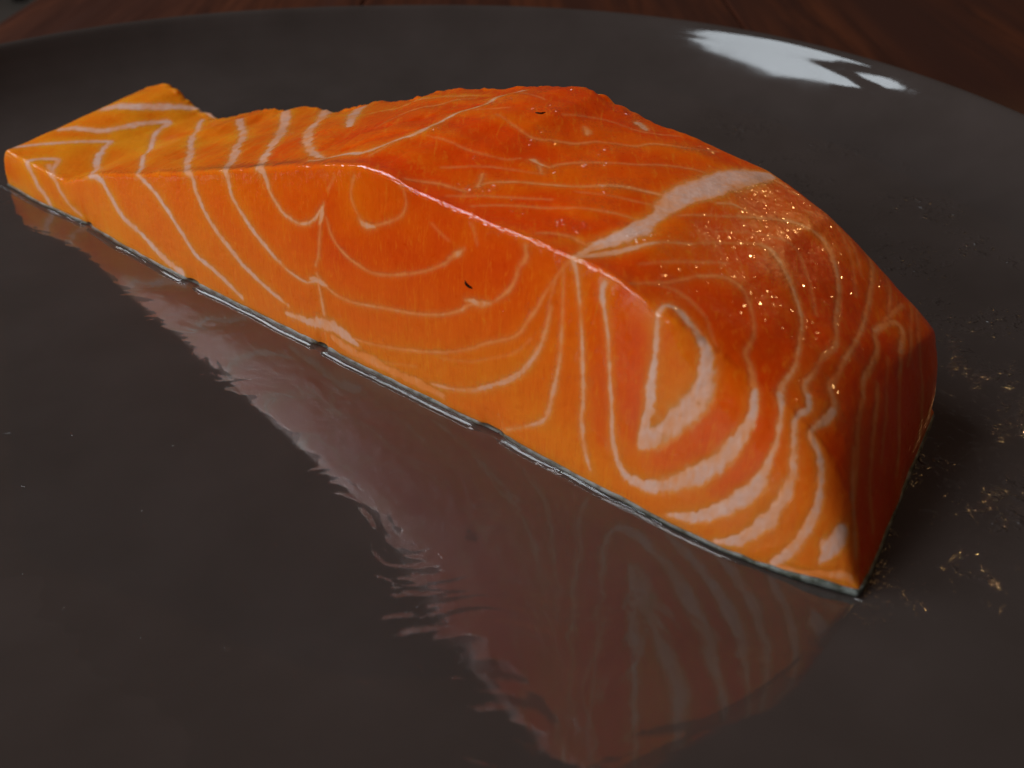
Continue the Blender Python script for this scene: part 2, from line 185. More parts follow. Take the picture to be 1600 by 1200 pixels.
# fat lines: (index along, index around, width cm, strength) per control point
FAT = json.loads('''[{"n":"fat_line","p":[[100,179,0.141,0.9],[110,140,0.147,0.9],[120,85,0.153,0.9],[131,50,0.146,0.9],[139,3,0.152,0.9]]},{"n":"fat_line","p":[[128,201,0.14,0.8],[155,186,0.132,0.8],[169,118,0.117,0.8],[184,58,0.111,0.8],[202,26,0.106,0.8]]},{"n":"fat_line","p":[[98,191,0.118,0.9],[103,199,0.128,0.9],[110,207,0.137,0.9],[123,215,0.137,0.9],[139,201,0.126,0.9],[149,189,0.115,0.9]]},{"n":"fat_line","p":[[53,200,0.096,1],[65,217,0.111,1],[90,243,0.125,1],[114,270,0.14,1],[125,281,0.147,1],[133,267,0.145,1],[157,244,0.142,1],[197,220,0.137,1],[266,176,0.136,1],[283,145,0.141,1],[309,85,0.136,1],[346,54,0.142,1],[372,26,0.152,1],[400,11,0.162,1],[414,5,0.172,1]]},{"n":"fat_line","p":[[59,260,0.174,1],[71,272,0.182,1],[98,289,0.189,1],[109,317,0.198,1],[118,346,0.19,1],[126,361,0.168,1],[134,342,0.144,1],[162,313,0.123,1],[265,244,0.111,1],[327,207,0.105,1],[360,176,0.102,1],[382,152,0.098,1],[407,116,0.103,1],[427,84,0.108,1],[445,55,0.111,1],[472,40,0.11,1],[494,26,0.109,1],[514,12,0.109,1]]},{"n":"fat_line","p":[[60,324,0.36,1],[69,335,0.329,1],[88,355,0.289,1],[112,395,0.23,1],[127,411,0.179,1],[152,409,0.13,1]]},{"n":"fat_line","p":[[149,393,0.103,0.85],[171,372,0.139,0.85],[286,291,0.158,0.85],[383,228,0.144,0.85],[447,187,0.135,0.85],[457,162,0.126,0.85],[472,129,0.107,0.85],[488,105,0.116,0.85],[509,82,0.124,0.85],[527,64,0.115,0.85],[550,49,0.105,0.85],[573,38,0.086,0.85],[591,31,0.067,0.85]]},{"n":"fat_line","p":[[274,361,0.165,0.9],[362,308,0.184,0.9],[454,238,0.171,0.9],[507,192,0.145,0.9],[519,157,0.11,0.9],[536,132,0.103,0.9],[554,111,0.099,0.9],[577,91,0.086,0.9],[601,76,0.072,0.9],[626,70,0.063,0.9],[641,75,0.061,0.9]]},{"n":"fat_line","p":[[329,388,0.203,0.85],[425,314,0.215,0.85],[505,243,0.196,0.85],[558,197,0.156,0.85],[572,183,0.117,0.85],[580,163,0.09,0.85],[596,143,0.08,0.85],[610,136,0.079,0.85],[625,132,0.067,0.85],[639,136,0.06,0.85],[651,147,0.058,0.85]]},{"n":"fat_line","p":[[378,408,0.245,0.85],[448,343,0.262,0.85],[505,292,0.223,0.85],[564,245,0.181,0.85],[613,215,0.14,0.85],[643,203,0.06,0.85]]},{"n":"fat_line","p":[[478,381,0.244,0.85],[522,334,0.218,0.85],[567,292,0.128,0.85]]},{"n":"fat_line","p":[[624,200,0.047,0.9],[643,202,0.06,0.9],[659,210,0.072,0.9],[682,213,0.12,0.9],[688,226,0.065,0.9],[691,241,0.075,0.9],[701,257,0.125,0.9],[698,303,0.078,0.9],[704,327,0.079,0.9],[699,363,0.109,0.9],[702,381,0.165,0.9]]},{"n":"fat_line","p":[[695,208,0.039,0.5],[695,223,0.044,0.5],[692,248,0.05,0.5]]},{"n":"fat_line","p":[[541,341,0.127,0.3],[581,357,0.176,0.3],[625,365,0.172,0.3],[654,375,0.113,0.3]]},{"n":"fat_line","p":[[623,279,0.043,0.45],[628,309,0.069,0.45],[643,339,0.074,0.45],[660,364,0.056,0.45]]},{"n":"fat_line","p":[[713,254,0.037,0.35],[762,254,0.044,0.35],[790,261,0.044,0.35],[799,271,0.036,0.35]]},{"n":"fat_line","p":[[708,314,0.052,0.35],[734,329,0.039,0.35]]},{"n":"fat_line","p":[[711,370,0.054,0.35],[747,360,0.039,0.35]]},{"n":"fat_line","p":[[736,311,0.038,0.42],[782,300,0.048,0.42],[800,309,0.059,0.42],[816,320,0.062,0.42],[826,334,0.062,0.42],[840,343,0.062,0.42],[855,351,0.062,0.42],[861,365,0.061,0.42],[886,381,0.056,0.42],[903,402,0.05,0.42]]},{"n":"fat_line","p":[[826,392,0.104,0.85],[832,392,0.182,0.85],[839,387,0.103,0.85]]},{"n":"fat_line","p":[[804,347,0.063,0.5],[810,343,0.113,0.5],[814,338,0.063,0.5]]},{"n":"fat_line","p":[[825,275,0.071,0.42],[830,287,0.061,0.42],[846,303,0.051,0.42],[861,314,0.048,0.42],[876,326,0.048,0.42],[889,340,0.05,0.42],[906,351,0.055,0.42],[919,355,0.06,0.42]]},{"n":"fat_line","p":[[808,276,0.096,0.8],[815,275,0.066,0.8],[824,275,0.036,0.8]]},{"n":"fat_line","p":[[815,275,0.048,0.6],[827,264,0.047,0.6]]},{"n":"fat_line","p":[[791,236,0.047,0.75],[797,227,0.046,0.75],[801,220,0.046,0.75]]},{"n":"fat_line","p":[[801,224,0.035,0.62],[804,230,0.048,0.62],[822,244,0.057,0.62],[843,255,0.05,0.62],[860,265,0.056,0.62],[874,276,0.082,0.62],[887,286,0.084,0.62],[900,293,0.072,0.62],[918,299,0.074,0.62],[928,300,0.08,0.62]]},{"n":"fat_line","p":[[815,199,0.045,0.35],[831,211,0.049,0.35],[849,222,0.052,0.35],[868,232,0.056,0.35],[891,245,0.055,0.35],[908,252,0.055,0.35],[923,255,0.055,0.35]]},{"n":"fat_line","p":[[747,196,0.035,0.45],[760,202,0.046,0.45],[774,207,0.058,0.45],[789,209,0.046,0.45],[799,211,0.034,0.45]]},{"n":"fat_line","p":[[878,199,0.043,0.42],[890,206,0.05,0.42],[902,209,0.057,0.42],[921,207,0.063,0.42]]},{"n":"fat_band","p":[[955,402,0.197,1],[948,388,0.39,1],[941,368,0.481,1],[936,340,0.541,1],[930,315,0.438,1],[930,293,0.384,1],[932,273,0.2,1],[932,256,0.262,1],[932,241,0.302,1],[927,225,0.235,1],[921,210,0.169,1],[919,197,0.105,1],[917,190,0.073,1]]},{"n":"fat_line","p":[[918,190,0.062,0.85],[927,202,0.113,0.85],[936,214,0.113,0.85],[947,232,0.081,0.85],[956,246,0.043,0.85],[969,261,0.043,0.85]]},{"n":"fat_line","p":[[969,261,0.043,0.4],[977,275,0.043,0.4],[989,293,0.044,0.4],[1001,308,0.044,0.4]]},{"n":"fat_line","p":[[1002,309,0.067,0.6],[1009,311,0.11,0.6],[1018,309,0.109,0.6],[1030,301,0.091,0.6],[1048,287,0.074,0.6],[1063,272,0.064,0.6],[1074,249,0.062,0.6],[1082,228,0.074,0.6],[1083,207,0.096,0.6],[1085,195,0.118,0.6]]},{"n":"fat_line","p":[[1085,195,0.089,1],[1092,183,0.078,1],[1098,157,0.078,1],[1099,126,0.098,1],[1095,95,0.179,1],[1083,60,0.224,1],[1066,34,0.207,1],[1044,15,0.148,1],[1025,7,0.075,1]]},{"n":"fat_line","p":[[959,400,0.049,0.7],[965,402,0.043,0.7],[971,400,0.037,0.7]]},{"n":"fat_line","p":[[953,321,0.057,0.75],[961,331,0.046,0.75],[971,334,0.035,0.75]]},{"n":"fat_line","p":[[943,282,0.044,0.5],[965,311,0.053,0.5],[987,344,0.063,0.5],[1001,360,0.072,0.5],[1016,367,0.085,0.5],[1029,368,0.097,0.5],[1043,358,0.102,0.5],[1056,343,0.096,0.5],[1067,323,0.09,0.5],[1078,299,0.086,0.5],[1090,278,0.084,0.5],[1091,258,0.082,0.5],[1094,237,0.084,0.5],[1095,220,0.086,0.5],[1102,213,0.089,0.5]]},{"n":"fat_line","p":[[1102,214,0.089,0.95],[1107,205,0.081,0.95],[1103,188,0.078,0.95],[1107,174,0.085,0.95],[1115,153,0.103,0.95],[1121,127,0.141,0.95],[1119,85,0.175,0.95],[1109,45,0.187,0.95],[1092,13,0.163,0.95],[1074,3,0.084,0.95]]},{"n":"fat_line","p":[[1051,406,0.072,0.48],[1062,394,0.076,0.48],[1079,355,0.078,0.48],[1090,324,0.08,0.48],[1097,301,0.083,0.48],[1102,275,0.093,0.48],[1107,254,0.109,0.48],[1110,239,0.121,0.48],[1119,232,0.12,0.48],[1123,221,0.119,0.48]]},{"n":"fat_line","p":[[1122,225,0.12,0.85],[1122,213,0.119,0.85],[1118,194,0.11,0.85],[1121,185,0.097,0.85],[1132,179,0.09,0.85],[1142,166,0.088,0.85],[1150,143,0.093,0.85],[1153,119,0.114,0.85],[1153,82,0.13,0.85],[1144,32,0.128,0.85],[1130,5,0.102,0.85]]},{"n":"fat_line","p":[[1132,265,0.083,0.5],[1122,277,0.103,0.5],[1118,295,0.112,0.5],[1111,312,0.1,0.5],[1101,322,0.098,0.5],[1099,338,0.1,0.5],[1101,352,0.101,0.5],[1109,354,0.105,0.5],[1123,333,0.11,0.5]]},{"n":"fat_line","p":[[1097,344,0.067,0.45],[1096,365,0.074,0.45],[1096,381,0.081,0.45]]},{"n":"fat_line","p":[[1132,265,0.093,0.4],[1143,244,0.098,0.4],[1163,221,0.097,0.4],[1183,197,0.089,0.4]]},{"n":"fat_line","p":[[1104,403,0.071,0.4],[1107,389,0.076,0.4],[1116,374,0.08,0.4],[1131,360,0.074,0.4],[1157,353,0.068,0.4]]},{"n":"fat_patch","p":[[1185,152,0.059,1],[1190,141,0.196,1],[1187,104,0.216,1],[1184,67,0.118,1],[1182,45,0.049,1]]},{"n":"fat_line","p":[[992,189,0.09,1],[993,196,0.08,1],[1001,200,0.08,1],[1018,194,0.11,1],[1029,185,0.149,1],[1034,171,0.189,1],[1036,153,0.259,1],[1032,134,0.322,1],[1024,115,0.347,1],[1014,97,0.331,1],[1002,79,0.273,1],[992,63,0.085,1]]},{"n":"fat_line","p":[[991,186,0.08,0.95],[993,167,0.071,0.95],[994,147,0.082,0.95],[994,125,0.134,0.95],[994,102,0.156,0.95],[992,79,0.148,0.95],[990,62,0.085,0.95]]},{"n":"fat_line","p":[[946,181,0.082,0.95],[944,173,0.092,0.95],[948,159,0.066,0.95],[953,141,0.063,0.95],[957,116,0.063,0.95],[962,83,0.071,0.95],[965,56,0.083,0.95],[974,31,0.111,0.95],[988,25,0.171,0.95],[1009,32,0.223,0.95],[1031,51,0.238,0.95],[1050,73,0.247,0.95],[1064,102,0.23,0.95],[1073,132,0.171,0.95],[1075,157,0.116,0.95],[1070,180,0.079,0.95]]},{"n":"fat_line","p":[[1070,181,0.079,0.42],[1060,197,0.079,0.42],[1052,205,0.072,0.42],[1050,219,0.054,0.42],[1045,232,0.051,0.42],[1032,247,0.053,0.42],[1018,255,0.06,0.42],[1003,251,0.063,0.42],[991,238,0.063,0.42]]},{"n":"fat_line","p":[[918,187,0.094,0.85],[922,177,0.063,0.85],[925,163,0.053,0.85],[930,137,0.056,0.85],[934,105,0.065,0.85],[936,84,0.082,0.85],[936,55,0.089,0.85],[939,31,0.084,0.85],[945,13,0.068,0.85]]},{"n":"fat_line","p":[[910,177,0.032,0.7],[912,149,0.04,0.7],[913,123,0.049,0.7],[913,106,0.06,0.7],[910,82,0.078,0.7],[904,51,0.097,0.7],[897,36,0.092,0.7],[876,19,0.074,0.7],[859,7,0.048,0.7]]},{"n":"fat_line","p":[[914,185,0.031,0.5],[904,167,0.043,0.5],[900,142,0.032,0.5],[898,119,0.033,0.5]]},{"n":"fat_line","p":[[905,170,0.032,0.55],[895,150,0.042,0.55],[888,134,0.053,0.55],[881,122,0.051,0.55],[874,109,0.047,0.55],[863,99,0.045,0.55],[840,84,0.046,0.55],[817,69,0.048,0.55],[790,55,0.049,0.55],[742,38,0.051,0.55],[702,28,0.055,0.55],[685,26,0.057,0.55]]},{"n":"fat_line","p":[[902,143,0.043,0.72],[898,119,0.069,0.72],[893,103,0.078,0.72],[883,84,0.085,0.72],[871,68,0.103,0.72],[850,49,0.097,0.72],[823,31,0.091,0.72],[796,21,0.081,0.72],[777,17,0.063,0.72]]},{"n":"fat_line","p":[[875,182,0.086,0.6],[876,173,0.08,0.6],[870,162,0.075,0.6],[865,146,0.069,0.6],[854,132,0.064,0.6],[844,123,0.058,0.6],[824,114,0.058,0.6],[814,105,0.058,0.6],[794,93,0.053,0.6],[765,82,0.049,0.6],[727,72,0.051,0.6],[691,65,0.056,0.6],[666,67,0.058,0.6],[652,73,0.06,0.6],[643,80,0.06,0.6]]},{"n":"fat_line","p":[[819,116,0.046,0.75],[826,118,0.092,0.75],[834,118,0.126,0.75],[845,123,0.057,0.75]]},{"n":"fat_line","p":[[659,142,0.043,0.55],[665,126,0.05,0.55],[675,115,0.056,0.55],[691,106,0.055,0.55],[711,101,0.052,0.55],[733,105,0.05,0.55],[766,120,0.048,0.55],[792,136,0.052,0.55],[806,149,0.057,0.55]]},{"n":"fat_line","p":[[800,145,0.046,0.6],[810,153,0.091,0.6],[817,160,0.045,0.6]]},{"n":"fat_line","p":[[653,144,0.043,0.5],[650,129,0.059,0.5],[646,104,0.06,0.5],[641,91,0.06,0.5]]},{"n":"fat_line","p":[[642,82,0.061,0.6],[644,60,0.076,0.6],[645,39,0.092,0.6]]},{"n":"fat_line","p":[[656,155,0.043,0.7],[653,145,0.116,0.7],[650,135,0.058,0.7]]},{"n":"fat_line","p":[[631,74,0.062,0.7],[642,75,0.121,0.7],[654,73,0.059,0.7]]},{"n":"fat_line","p":[[696,181,0.04,0.5],[693,173,0.048,0.5],[692,162,0.053,0.5],[699,150,0.053,0.5],[707,143,0.052,0.5],[720,144,0.05,0.5],[736,152,0.048,0.5],[749,162,0.041,0.5],[755,174,0.035,0.5],[753,184,0.035,0.5],[748,188,0.035,0.5]]},{"n":"fat_line","p":[[701,145,0.052,0.7],[708,141,0.103,0.7],[720,143,0.05,0.7]]},{"n":"fat_line","p":[[671,180,0.057,0.3],[667,175,0.058,0.3],[662,168,0.059,0.3]]},{"n":"fat_line","p":[[783,168,0.046,0.35],[792,164,0.046,0.35],[801,161,0.046,0.35]]},{"n":"fat_line","p":[[824,183,0.056,0.3],[826,176,0.056,0.3],[829,168,0.056,0.3]]},{"n":"membrane","p":[[586,19,0.085,0.8],[613,22,0.146,0.8],[637,25,0.202,0.8],[653,29,0.257,0.8],[668,27,0.221,0.8],[686,21,0.114,0.8]]},{"n":"membrane","p":[[653,16,0.121,0.45],[674,11,0.187,0.45],[704,11,0.185,0.45],[727,10,0.166,0.45],[758,11,0.148,0.45],[788,10,0.126,0.45]]},{"n":"membrane","p":[[1133,3,0.061,0.5],[1171,10,0.087,0.5],[1205,37,0.099,0.5],[1232,97,0.098,0.5]]},{"n":"deep","p":[[548,209,0.365,0.9],[552,224,0.609,0.9],[541,254,0.672,0.9],[542,270,0.347,0.9]]},{"n":"deep","p":[[604,228,0.223,0.9],[610,252,0.395,0.9],[610,267,0.447,0.9],[639,272,0.247,0.9]]},{"n":"deep","p":[[648,221,0.145,0.8],[667,248,0.238,0.8],[693,268,0.178,0.8]]},{"n":"deep","p":[[656,287,0.159,0.8],[678,313,0.293,0.8],[706,341,0.186,0.8]]},{"n":"deep","p":[[719,214,0.36,0.75],[738,238,0.725,0.75],[767,266,0.85,0.75],[805,293,0.729,0.75],[856,319,0.482,0.75]]},{"n":"deep","p":[[743,347,0.261,0.7],[778,350,0.385,0.7],[802,373,0.44,0.7],[860,385,0.254,0.7]]},{"n":"deep","p":[[840,229,0.226,0.6],[872,250,0.338,0.6],[906,268,0.337,0.6]]},{"n":"deep","p":[[893,224,0.174,0.6],[911,238,0.262,0.6],[925,247,0.218,0.6]]},{"n":"deep","p":[[669,166,0.416,0.7],[667,119,0.712,0.7],[730,121,0.747,0.7],[787,154,0.578,0.7]]},{"n":"deep","p":[[744,98,0.489,0.55],[801,123,0.699,0.55],[858,158,0.551,0.55]]},{"n":"deep","p":[[962,181,0.203,0.6],[974,135,0.311,0.6],[981,69,0.256,0.6]]},{"n":"deep","p":[[938,174,0.145,0.5],[947,119,0.191,0.5],[955,47,0.154,0.5]]},{"n":"deep","p":[[1054,144,0.298,0.6],[1044,109,0.507,0.6],[1015,67,0.42,0.6]]},{"n":"deep","p":[[1075,195,0.296,0.6],[1090,134,0.394,0.6],[1070,63,0.409,0.6]]},{"n":"deep","p":[[1044,333,0.673,0.8],[1091,301,0.966,0.8],[1135,295,0.959,0.8],[1191,287,0.645,0.8]]},{"n":"deep","p":[[1018,224,0.408,0.6],[1054,236,0.611,0.6],[1068,220,0.401,0.6]]},{"n":"light","p":[[536,329,0.262,0.8],[561,358,0.357,0.8],[613,369,0.376,0.8],[664,377,0.197,0.8]]},{"n":"light","p":[[406,378,0.28,0.7],[464,361,0.366,0.7],[549,318,0.225,0.7]]},{"n":"light","p":[[128,302,0.743,0.7],[286,291,0.905,0.7],[386,300,0.645,0.7]]},{"n":"light","p":[[1005,188,0.14,0.7],[1012,172,0.3,0.7],[1014,145,0.404,0.7],[1012,113,0.267,0.7]]},{"n":"light","p":[[953,186,0.306,0.5],[976,185,0.403,0.5],[996,183,0.3,0.5]]},{"n":"light","p":[[721,20,0.664,0.6],[798,39,0.736,0.6],[880,88,0.452,0.6]]},{"n":"light","p":[[880,39,0.581,0.6],[919,27,0.684,0.6],[956,15,0.447,0.6]]},{"n":"light","p":[[848,192,0.175,0.5],[890,191,0.212,0.5],[905,209,0.192,0.5]]},{"n":"fat_line","p":[[1154,224,0.07,0.5],[1174,202,0.079,0.5],[1199,184,0.079,0.5],[1222,172,0.069,0.5]]},{"n":"fat_line","p":[[1132,288,0.085,0.45],[1161,256,0.093,0.45],[1192,231,0.081,0.45],[1229,224,0.072,0.45]]},{"n":"fat_line","p":[[1128,329,0.088,0.45],[1163,304,0.097,0.45],[1215,282,0.086,0.45]]},{"n":"fat_line","p":[[1157,353,0.091,0.4],[1198,350,0.104,0.4],[1248,357,0.095,0.4]]},{"n":"fat_line","p":[[964,194,0.041,0.35],[980,214,0.062,0.35],[991,238,0.052,0.35]]},{"n":"fat_line","p":[[957,214,0.041,0.35],[974,238,0.063,0.35],[999,269,0.054,0.35]]},{"n":"fat_line","p":[[865,259,0.046,0.3],[902,274,0.057,0.3],[925,283,0.045,0.3]]},{"n":"fat_line","p":[[978,401,0.061,0.35],[1012,403,0.076,0.35],[1043,394,0.075,0.35],[1064,367,0.058,0.35]]},{"n":"fat_line","p":[[1070,405,0.06,0.35],[1086,379,0.07,0.35],[1098,347,0.056,0.35]]},{"n":"fat_line","p":[[971,203,0.041,0.32],[991,214,0.054,0.32],[1015,211,0.057,0.32],[1034,194,0.05,0.32]]},{"n":"fat_line","p":[[972,291,0.044,0.32],[992,317,0.056,0.32],[1019,334,0.068,0.32],[1042,316,0.061,0.32],[1066,288,0.053,0.32]]},{"n":"fat_line","p":[[1000,387,0.048,0.3],[1024,399,0.064,0.3],[1050,377,0.066,0.3],[1073,342,0.056,0.3]]},{"n":"fat_line","p":[[759,224,0.047,0.3],[791,248,0.059,0.3],[825,262,0.047,0.3]]},{"n":"fat_line","p":[[790,199,0.046,0.3],[819,217,0.057,0.3],[857,239,0.045,0.3]]},{"n":"fat_line","p":[[781,347,0.051,0.3],[803,371,0.06,0.3],[838,380,0.06,0.3],[864,398,0.051,0.3]]},{"n":"fat_line","p":[[1096,403,0.059,0.35],[1112,366,0.068,0.35],[1135,335,0.055,0.35]]},{"n":"fat_line","p":[[1122,316,0.065,0.35],[1153,284,0.074,0.35],[1185,257,0.062,0.35]]},{"n":"fat_line","p":[[669,0,0.045,0.3],[720,15,0.053,0.3],[760,28,0.038,0.3]]},{"n":"fat_line","p":[[791,49,0.037,0.3],[827,62,0.044,0.3],[867,87,0.042,0.3],[885,108,0.033,0.3]]}]''')
nz1 = vnoise(W0, 9, 1); nz2 = vnoise(W0, 26, 2); nz3 = vnoise(W0, 2.2, 3); nz4 = vnoise(W0, .9, 4)
fat = np.zeros((NT, NV)); lines = []
jit = .5*nz1+.5*nz2
feather = .6*vnoise(np.stack([PL[..., 0], PL[..., 1]*.5, PL[..., 2]*.5], -1), 9, 35)+.4*vnoise(np.stack([PL[..., 0], PL[..., 1]*.4, PL[..., 2]*.4], -1), 24, 36)
fade = np.clip(.82+.26*vnoise(W0, 2.6, 31)+.16*vnoise(W0, 8, 32)+.14*vnoise(np.stack([PL[..., 0], PL[..., 1], PL[..., 2]*.25], -1), 28, 34), .35, 1)
def catmull(P, n=6):
    P = np.array(P, float)
    if len(P) < 3: n = 10
    Q = np.vstack([2*P[0]-P[1], P, 2*P[-1]-P[-2]]); out = []
    for k in range(1, len(Q)-2):
        a, b, c, d = Q[k-1:k+3]
        for u in np.arange(n)/n:
            out.append(.5*((2*b)+(c-a)*u+(2*a-5*b+4*c-d)*u*u+(3*b-a-3*c+d)*u**3))
    out.append(P[-1]); return np.array(out)
def sample(i, j):
    i = np.clip(i, 0, NT-1.001); j = np.clip(j, 0, NV-1.001); i0 = i.astype(int); j0 = j.astype(int)
    f = (i-i0)[:, None]; g = (j-j0)[:, None]
    return (W0[i0, j0]*(1-f)+W0[i0+1, j0]*f)*(1-g)+(W0[i0, j0+1]*(1-f)+W0[i0+1, j0+1]*f)*g
def draw(pts, sk=.85):
    c = catmull(pts); p3 = sample(c[:, 0], c[:, 1]); wd = np.maximum(c[:, 2], .02); st = np.clip(c[:, 3], 0, 1)
    m = int(wd.max()/.010)+16
    i0, i1 = max(0, int(c[:, 0].min())-m), min(NT, int(c[:, 0].max())+m)
    j0, j1 = max(0, int(c[:, 1].min())-m), min(NV, int(c[:, 1].max())+m)
    sub = W0[i0:i1, j0:j1]; best = np.zeros(sub.shape[:2]); jt = jit[i0:i1, j0:j1]
    for k in range(len(p3)-1):
        a, b = p3[k], p3[k+1]; rad = wd[k]*1.9+.12
        ia = max(i0, int(min(c[k, 0], c[k+1, 0])-rad/.012)-1); ib = min(i1, int(max(c[k, 0], c[k+1, 0])+rad/.012)+2)
        ja = max(j0, int(min(c[k, 1], c[k+1, 1])-rad/.010)-1); jb = min(j1, int(max(c[k, 1], c[k+1, 1])+rad/.010)+2)
        s = W0[ia:ib, ja:jb]; ab = b-a; L2 = ab@ab+1e-12
        u = np.clip(((s-a)@ab)/L2, 0, 1)
        d = np.linalg.norm(s-a-u[..., None]*ab, axis=-1)
        ww = wd[k]*(1-u)+wd[k+1]*u; ss = st[k]*(1-u)+st[k+1]*u
        hw = ww*.5
        ss = ss*np.clip(.66+ww*4, .7, 1)
        d = d + np.minimum(.024, hw*.55)*jt[ia-i0:ib-i0, ja-j0:jb-j0] + (hw > .07)*(.035+.18*hw)*feather[ia:ib, ja:jb]
        soft = np.maximum(.062, hw*sk)
        x = np.clip((hw+soft*.5-d)/soft, 0, 1); val = ss*(.60*x*x*(3-2*x)+.22*x**3+.18*np.exp(-(d/(hw+.07))**2))*fade[ia:ib, ja:jb]
        r = best[ia-i0:ib-i0, ja-j0:jb-j0]; np.maximum(r, val, out=r)
    return i0, i1, j0, j1, best
deep = np.zeros((NT, NV)); light = np.zeros((NT, NV))
for rec in FAT:
    pts = rec['p']
    if rec['n'] in ('deep', 'light'):
        i0, i1, j0, j1, b = draw(pts, 1.5); tgt = deep if rec['n'] == 'deep' else light
        np.maximum(tgt[i0:i1, j0:j1], b, out=tgt[i0:i1, j0:j1]); continue
    i0, i1, j0, j1, b = draw(pts)
    lines.append((rec['n'], i0, i1, j0, j1, b))
    np.maximum(fat[i0:i1, j0:j1], b, out=fat[i0:i1, j0:j1])
    jj = [p[1] for p in pts]
    if max(jj) < NF and rec['n'] != 'membrane':            # the same muscle sheets come out on the back cut
        mir = [[p[0], NF+NW+NB-2-p[1]/NF*(NB-3), p[2], p[3]] for p in pts]
        i0, i1, j0, j1, b = draw(mir); np.maximum(fat[i0:i1, j0:j1], b, out=fat[i0:i1, j0:j1])
jI = np.arange(NV)[None, :]
ontop = np.clip((jI-NF+2)/6, 0, 1)*np.clip((NF+NW-jI)/6, 0, 1)
T = TS[:, None]
hal = smooth1(fat, 7); hal = smooth1(hal.T, 7).T
bands_ = vnoise(np.stack([PL[..., 0]*.28, PL[..., 1]*2.3, PL[..., 2]*.3], -1), 1.0, 41)
# relief
disp = -.008*fat + .003*nz1 + .0015*nz2 + .016*nz3*ontop - .03*deep*ontop*(T < .6)
ridge = np.exp(-((jI-NF)/5.)**2)
disp += ridge*(.004*nz1+.002*nz2+.010*vnoise(W0, 4, 33))
leftop = ontop*np.clip((.62-T)/.15, 0, 1)*np.clip((T-.12)/.1, 0, 1)
fib = vnoise(np.stack([PL[..., 0]+.35*PL[..., 1], PL[..., 1]*.18, PL[..., 2]*0], -1), 7, 5)
leftop = leftop*np.clip((jI-NF-6)/45, 0, 1)
disp += leftop*.028*fib
step = np.clip(np.sin(PL[..., 0]*2.9+PL[..., 1]*1.1+nz4*1.5), -1, 1)
disp += leftop*.035*step
rag = np.exp(-((jI-NF-NW)/9.)**2)*np.clip((.75-T)/.1, 0, 1)       # the torn far edge
disp += rag*(.05*vnoise(W0, 3.2, 8)+.03*nz1)
disp += ontop*np.clip((T-.42)/.15, 0, 1)*.022*bands_
W1 = W0+NRM*disp[..., None]
tone = .5+.30*nz4+.22*nz3
bands = vnoise(np.stack([PL[..., 0]*.28, PL[..., 1]*2.3, PL[..., 2]*.3], -1), 1.0, 41)+.5*vnoise(np.stack([PL[..., 0]*.5, PL[..., 1]*5, PL[..., 2]*.5], -1), 1.0, 42)
